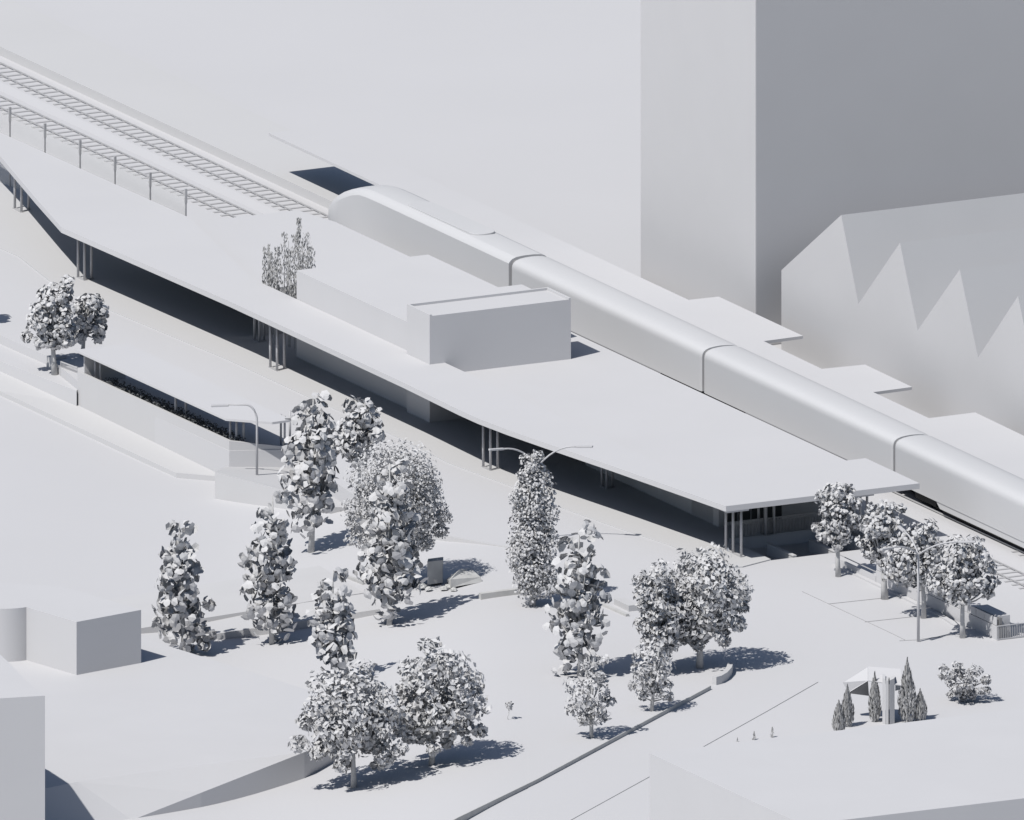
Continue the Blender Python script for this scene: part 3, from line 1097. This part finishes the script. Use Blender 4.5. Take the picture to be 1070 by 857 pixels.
PL = dict(kind='plate', leaf=0.36, clump=0.5, blend=3, grow=1.2)
tree('bushy tree with a forked crown standing at the left end of the retaining wall', 57, 391.5, -0.6,
     [(54, 332, 24, 38), (40, 352, 17, 14), (62, 310, 20, 20), (66, 352, 20, 16)], 0.20, 1500, 'plate', 0.17, 3, 30, 0.40)
tree('bushy tree half behind the shelter roof, right of the forked tree', 86, 372, 0, [(92, 325, 19, 26), (99, 343, 18, 15), (84, 345, 14, 12)], 0.21, 900, 'plate', 0.13, 4, 20, 0.42)
tree('tree beyond the left edge of the picture of which only the shadow shows', -31, 339, 0, [(-29, 296, 18, 21)], 0.22, 500, 'plate', 0.14, 41, 14, 0.45)
tree('tall narrow tree with very large leaves in front of the podium edge at left', 192, 684, g_(192),
     [(188, 566, 17, 29), (187, 608, 22, 34), (188, 652, 24, 28), (213, 642, 11, 30), (214, 668, 10, 14)], count=540, trunk_r=0.13, seed=7, nclump=40, hang=0.3, **PL)
tree('tall narrow large leafed tree right of the podium, beside the two terrace walls', 284, 673, g_(284),
     [(285, 540, 17, 30), (281, 590, 25, 36), (284, 640, 25, 30)], count=540, trunk_r=0.14, seed=8, nclump=40, hang=0.3, **PL)
tree('tall large leafed tree with a bare lower trunk beside the planter block', 325, 577, g_(325),
     [(328, 430, 19, 24), (325, 478, 28, 38), (325, 525, 27, 32)], count=560, trunk_r=0.17, seed=9, nclump=42, split=.25, **PL)
tree('medium tree with ragged crown right behind the tall large leafed tree', 376, 522, 0,
     [(376, 438, 22, 22), (366, 462, 24, 26), (388, 452, 18, 20)], 0.24, 900, 'plate', 0.12, 10, 26, 0.42)
tree('broad round tree with tiny leaves behind the station park stone block', 420, 612, g_(420) * 0.6,
     [(417, 518, 53, 60), (395, 545, 36, 42), (440, 542, 30, 44)], 0.125, 17000, 'leaf', 0.2, 11, 80, 0.32)
tree('tall large leafed tree standing in front of the broad fine leafed tree', 407, 653, g_(407),
     [(408, 510, 20, 36), (405, 560, 27, 42), (410, 608, 31, 38)], count=600, trunk_r=0.15, seed=12, nclump=44, hang=0.3, **PL)
tree('slim large leafed tree rising behind the left round tree', 347, 716, g_(347),
     [(348, 612, 14, 24), (345, 650, 22, 32), (352, 678, 25, 24)], count=460, trunk_r=0.12, seed=13, nclump=36, kind='plate', leaf=0.34, clump=0.5, blend=3)
tree('broad round tree at bottom centre left, partly hiding the podium corner', 370, 823, g_(370),
     [(368, 743, 54, 56), (338, 769, 32, 33), (403, 769, 32, 34), (370, 788, 46, 22)], 0.24, 4600, 'leaf', 0.17, 14, 60, 0.30)
tree('broad round tree at bottom centre, right of its twin, in open ground', 451, 799, g_(451),
     [(458, 722, 48, 56), (485, 747, 28, 34), (434, 749, 31, 38), (458, 768, 42, 20)], 0.24, 4400, 'leaf', 0.17, 15, 60, 0.30)
tree('columnar tree with dense tiny leaves hiding a two armed lamp', 556.5, 633, 0,
     [(556.5, 493, 17, 28), (556.5, 528, 24, 42), (556.5, 570, 27, 44), (556.5, 603, 25, 27)], 0.115, 7000, 'plate', 0.16, 16, 76, 0.42, grow=1.12)
tree('tall large leafed tree with visible limbs right of the columnar tree', 606, 706, 0,
     [(605, 576, 19, 33), (606, 612, 27, 36), (604, 655, 27, 38), (604, 685, 25, 24)], count=580, trunk_r=0.15, seed=17, nclump=42, split=.12, hang=.2, **PL)
tree('small spreading tree left of the diagonal kerb, nearest to it at the bottom', 618, 771, 0,
     [(616, 728, 26, 35), (622, 700, 19, 18), (606, 742, 15, 18), (632, 740, 14, 18)], 0.19, 1000, 'leaf', 0.09, 18, 26, 0.36, split=.1, stems=3)
tree('small spreading tree beside the upper part of the diagonal kerb', 681, 743, 0,
     [(680, 700, 22, 36), (693, 722, 16, 14), (668, 718, 14, 14)], 0.18, 1000, 'leaf', 0.09, 19, 26, 0.36, split=.1, stems=2)
tree('dense rounded tree just left of the large round tree by the station', 692, 704, 0,
     [(684, 624, 27, 41), (690, 660, 28, 36)], 0.20, 2700, 'leaf', 0.14, 20, 36, 0.34)
tree('large round tree with clear trunk in front of the station end columns', 731, 698, 0,
     [(739, 618, 49, 52), (764, 648, 28, 28), (714, 644, 33, 35), (738, 665, 42, 18)], 0.22, 4600, 'leaf', 0.2, 21, 54, 0.30)
ST = dict(grow=1.2, group='street trees beside the boundary wall')
tree('street tree nearest the station, standing over the sunken court', 876, 602.5, 0,
     [(874, 520, 18, 20), (879, 545, 19, 26), (857, 553, 11, 17), (890, 535, 12, 18), (873, 565, 12, 12)], 0.17, 1485, 'plate', 0.15, 22, 34, 0.40, **ST)
tree('second street tree counted from the station, with a thick dark trunk', 924.5, 626, 0,
     [(920, 548, 24, 20), (912, 565, 16, 26), (934, 540, 12, 14), (928, 575, 20, 16)], 0.18 , 1620, 'plate', 0.2, 23, 34, 0.40, **ST)
tree('street tree just behind the tall three armed lamp', 965, 646, 0,
     [(964, 562, 20, 18), (950, 588, 26, 26), (975, 580, 14, 20)], 0.18 , 1620, 'plate', 0.15, 24, 36, 0.40, **ST)
tree('street tree farthest right, beside the boundary wall end', 1006, 666.5, 0,
     [(1008, 585, 26, 22), (998, 605, 28, 26), (1026, 608, 18, 20)], 0.18 , 2025, 'plate', 0.16, 25, 40, 0.38, **ST)
tree('loose low round bush on the open plaza at right', 1006, 733, 0, [(1010, 712, 27, 17), (994, 703, 18, 14), (1022, 719, 17, 12), (1002, 723, 20, 11)], 0.13, 2600, 'leaf', 0.06, 26, 34, 0.34,
     name='bush', cat='bush', group='plants of the plaza', split=.05, stems=3)
tree('tiny sapling alone on the open ground right of the bottom round tree', 531, 752, g_(531), [(531.5, 737, 4.4, 4)], 0.12, 50, 'plate', 0.004, 27, 4, 0.6,
     name='sapling', cat='sapling', group='plants of the plaza')


def cypress(label, cx, top, bot, w, seed, z=0.0):
    rnd = random.Random(seed)
    # its foot stands where the crown reaches the ground
    base = W(cx, bot + 3, z)
    t = thing('cypress', label, 'cypress', base, 'cypresses around the plaza portal')
    h = (bot + 3 - top) / (PXM * CS)
    r = w * 1.2 / 2 / PXM
    MB().tube([base, base + Vector((0, 0, h * 0.9))], [0.06, 0.01], 6).build('trunk', 'bark', t)
    b = MB()
    n = int(420 + 160 * h)
    for k in range(n):
        f = rnd.random() ** 0.85
        rr_ = r * (math.sin(math.pi * min(1, (f + 0.06) ** 0.62)) ** 0.8) * 1.0
        a = rnd.random() * 6.283
        q = rr_ * math.sqrt(rnd.uniform(0.25, 1))
        c = base + Vector((math.cos(a) * q, math.sin(a) * q, 0.12 + f * (h - 0.25)))
        o_ = Vector((math.cos(a), math.sin(a), 0))
        d = (Vector((0, 0, 1)) + o_ * rnd.uniform(-.1, .3)).normalized() * rnd.uniform(0.12, 0.26)
        w_ = o_.cross(Vector((0, 0, 1))) * rnd.uniform(0.025, 0.06)
        w_ = w_ + o_ * rnd.uniform(-.03, .03)
        b.add([c - d, c + w_, c + d, c - w_], [(0, 1, 2, 3)])
    b.build('crown', 'leafg', t)
    return t


cypress('short stubby cypress at the far left of the portal group', 876.5, 732, 763, 12, 31)
cypress('slim cypress second from the left of the portal group, before the dark underside', 885.5, 715.5, 756, 12.5, 32)
cypress('pointed cypress standing right against the left side of the portal pillar', 914, 702, 751, 11.5, 33)
cypress('tallest cypress, right of the portal pillar', 948, 687, 751.5, 17, 34)
cypress('small cypress at the right end of the portal group, below the tallest', 961.5, 720, 750.5, 13, 35)
for i, (x, y0, y1, w, lb) in enumerate([(770.5, 771.5, 775, 3, 'tiny speck of a shrub, leftmost of three along the faint road line'),
                                        (788, 764.5, 773, 6, 'tiny pointed shrub, middle of three along the faint road line'),
                                        (807, 760, 770.5, 7, 'tiny pointed shrub, rightmost and tallest of three along the faint road line')]):
    rnd = random.Random(50 + i)
    base = W(x, y1, 0)
    t = thing('shrub', lb, 'shrub', base, 'tiny shrubs on the plaza')
    b = MB()
    h = (y1 - y0) / (PXM * CS)
    for k in range(70 if i else 14):
        f = rnd.random()
        a = rnd.random() * 6.283
        q = w / 2 / PXM * (1 - f * 0.85) * rnd.random()
        c = base + Vector((math.cos(a) * q, math.sin(a) * q, f * h))
        d = Vector((rnd.uniform(-.2, .2), rnd.uniform(-.2, .2), 1)).normalized() * 0.08
        w_ = Vector((math.sin(a), math.cos(a), 0)) * 0.03
        b.add([c - d, c + w_, c + d, c - w_], [(0, 1, 2, 3)])
    b.build('foliage', 'leafg', t)
    MB().tube([base, base + Vector((0, 0, h * .8))], [0.02, 0.008], 5).build('stem', 'bark', t)

# ================================================================ PORTAL ON THE PLAZA
pt = thing('portal', 'white portal with a folded roof wing and a tall grooved pillar among cypresses', 'monument', W(928, 757, 0))


def sheet(pts, thk, name, m, par):
    b = MB()
    n = len(pts)
    nrm = (pts[1] - pts[0]).cross(pts[2] - pts[0]).normalized()
    if nrm.z < 0:
        nrm = -nrm
    lo = [p - nrm * thk for p in pts]
    fs = [tuple(range(n)), tuple(range(n, 2 * n))[::-1]]
    for i in range(n):
        j = (i + 1) % n
        fs.append((i, i + n, j + n, j))
    b.add(list(pts) + lo, fs)
    return b.build(name, m, par)


u0, v0 = UV(922, 757, 0)
MB().prism([W(922, 756, 0), W(925.2, 757, 0), W(925.2, 757, 0) + Vector((0, 1.2, 0)), W(922, 756, 0) + Vector((0, 1.2, 0))], 0, 3.05).build('pillar', 'plaster', pt)
MB().prism([W(925.4, 757, 0), W(928.4, 757, 0), W(928.4, 757, 0) + Vector((0, .9, 0)), W(925.4, 757, 0) + Vector((0, .9, 0))], 0, 2.95).build('pillar', 'wall', pt)
MB().prism([W(928.4, 756.6, 0) + Vector((.01, .5, 0)), W(929.2, 756.4, 0) + Vector((.01, .5, 0)), W(929.2, 756.4, 0) + Vector((.01, .9, 0)), W(928.4, 756.6, 0) + Vector((0.01, .9, 0))], 0, 2.9).build('groove', 'mid', pt)
MB().prism([W(929.6, 757, 0), W(934.8, 756, 0), W(934.8, 756, 0) + Vector((0, .9, 0)), W(929.6, 757, 0) + Vector((0, .9, 0))], 0, [2.95, 3.05, 3.05, 2.95]).build('pillar', 'wall', pt)
sheet([W(881, 713, 2.4), W(887, 723.5, 1.75), W(907, 711.2, 2.75), W(907, 696.5, 3.25)], 0.06, 'roof_wing', 'plaster', pt)
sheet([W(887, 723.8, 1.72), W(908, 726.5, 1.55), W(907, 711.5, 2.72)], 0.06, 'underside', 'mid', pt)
sheet([W(907, 696.5, 3.25), W(907.5, 711.2, 2.75), W(942, 716, 2.6), W(941, 699, 3.2)], 0.06, 'roof_wing', 'plaster', pt)
MB().prism([W(935.5, 722, 1.8), W(941, 720.5, 1.8), W(941, 720.5, 1.8) + Vector((0, .15, 0)), W(935.5, 722, 1.8) + Vector((0, .15, 0))], 1.8, 2.5).build('side_panel', 'plaster', pt)

# ================================================================ STONES IN THE PARK
zg = g_(455) * 0.6
a_ = W(446.5, 611, zg); b_ = W(462.5, 609, zg)
b = MB()
d = Vector((0, 1.6, 0))
b.add([a_, b_, b_ + d, a_ + d] + [p + Vector((0, .12, 1.5)) for p in (a_, b_)] + [p + Vector((0.05, 0, 1.35)) for p in (b_ + d, a_ + d)],
      [(3, 2, 1, 0), (4, 5, 6, 7), (0, 1, 5, 4), (1, 2, 6, 5), (2, 3, 7, 6), (3, 0, 4, 7)])
tag(b.build('standing_stone', 'stone', origin=a_), 'upright grey stone block beside the broad fine leafed tree', 'stone')
zg2 = g_(485) * 0.6
a_ = W(471, 614, zg2); b_ = W(504, 608.2, zg2)
b = MB()
d = Vector((-0.3, 2.2, 0))
b.add([a_, b_, b_ + d, a_ + d] + [a_ + Vector((0, 0.2, .5)), b_ + Vector((-.1, 0.2, .28)), b_ + d + Vector((-.5, -.3, .5)), a_ + d + Vector((.9, -.2, .75))],
      [(3, 2, 1, 0), (4, 5, 6, 7), (0, 1, 5, 4), (1, 2, 6, 5), (2, 3, 7, 6), (3, 0, 4, 7)])
tag(b.build('stone_ramp', 'stone', origin=a_), 'long low wedge shaped stone right of the upright stone block', 'stone')
rnd = random.Random(77)
for i, (x, y, s_) in enumerate([(441, 613, .35), (448, 615, .25), (464, 615, .3), (468, 613, .28), (474, 616, .26), (436, 608, .3)]):
    zz = g_(x) * 0.6
    c = W(x, y, zz)
    b = MB()
    vs, fs = [], []
    for r_ in range(4):
        for k in range(7):
            a = 6.283 * k / 7
            rr_ = s_ * math.cos(r_ / 3.2 * 1.5) * rnd.uniform(.8, 1.15)
            vs.append(c + Vector((math.cos(a) * rr_, math.sin(a) * rr_, s_ * 0.75 * math.sin(r_ / 3 * 1.5) - 0.05)))
    for r_ in range(3):
        for k in range(7):
            a = r_ * 7 + k
            q = r_ * 7 + (k + 1) % 7
            fs.append((a, q, q + 7, a + 7))
    fs.append(tuple(range(21, 28)))
    b.add(vs, fs)
    tag(b.build('boulder', 'stone', origin=c), 'small rough boulder lying at the foot of the upright stone block', 'boulder', 'boulders round the standing stone')

# ================================================================ LIGHT, SKY, CAMERA
L = Vector((0.472, 0.487, -1.0)).normalized()
sun = bpy.data.lights.new('sun', 'SUN')
sun.energy = 4.0
sun.angle = R(0.5)
sun.color = (1.0, 0.972, 0.93)
so = bpy.data.objects.new('sun', sun)
so.rotation_euler = L.to_track_quat('-Z', 'Y').to_euler()
so.location = (0, 0, 60)
col.objects.link(so)
w = bpy.data.worlds.new('World')
sc.world = w
w.use_nodes = True
nt = w.node_tree
bg = nt.nodes['Background']
sky = nt.nodes.new('ShaderNodeTexSky')
sky.sky_type = 'NISHITA'
sky.sun_disc = False
sky.sun_elevation = math.asin(-L.z)
sky.sun_rotation = math.atan2(-L.x, -L.y) % (2 * math.pi)
nt.links.new(sky.outputs['Color'], bg.inputs['Color'])
bg.inputs['Strength'].default_value = 0.066

cam = bpy.data.cameras.new('camera')
cam.type = 'ORTHO'
cam.ortho_scale = 1070 / PXM
cam.clip_start = 1
cam.clip_end = 6000
co = bpy.data.objects.new('camera', cam)
co.location = (0, -420 * CS, 420 * SN)
co.rotation_euler = (math.pi / 2 - math.asin(SN), 0, 0)
col.objects.link(co)
sc.camera = co

vs_ = sc.view_settings
vs_.view_transform = 'Standard'
vs_.look = 'None'
vs_.gamma = 1
vs_.exposure = 0.02
sc.cycles.max_bounces = 6
sc.cycles.diffuse_bounces = 1
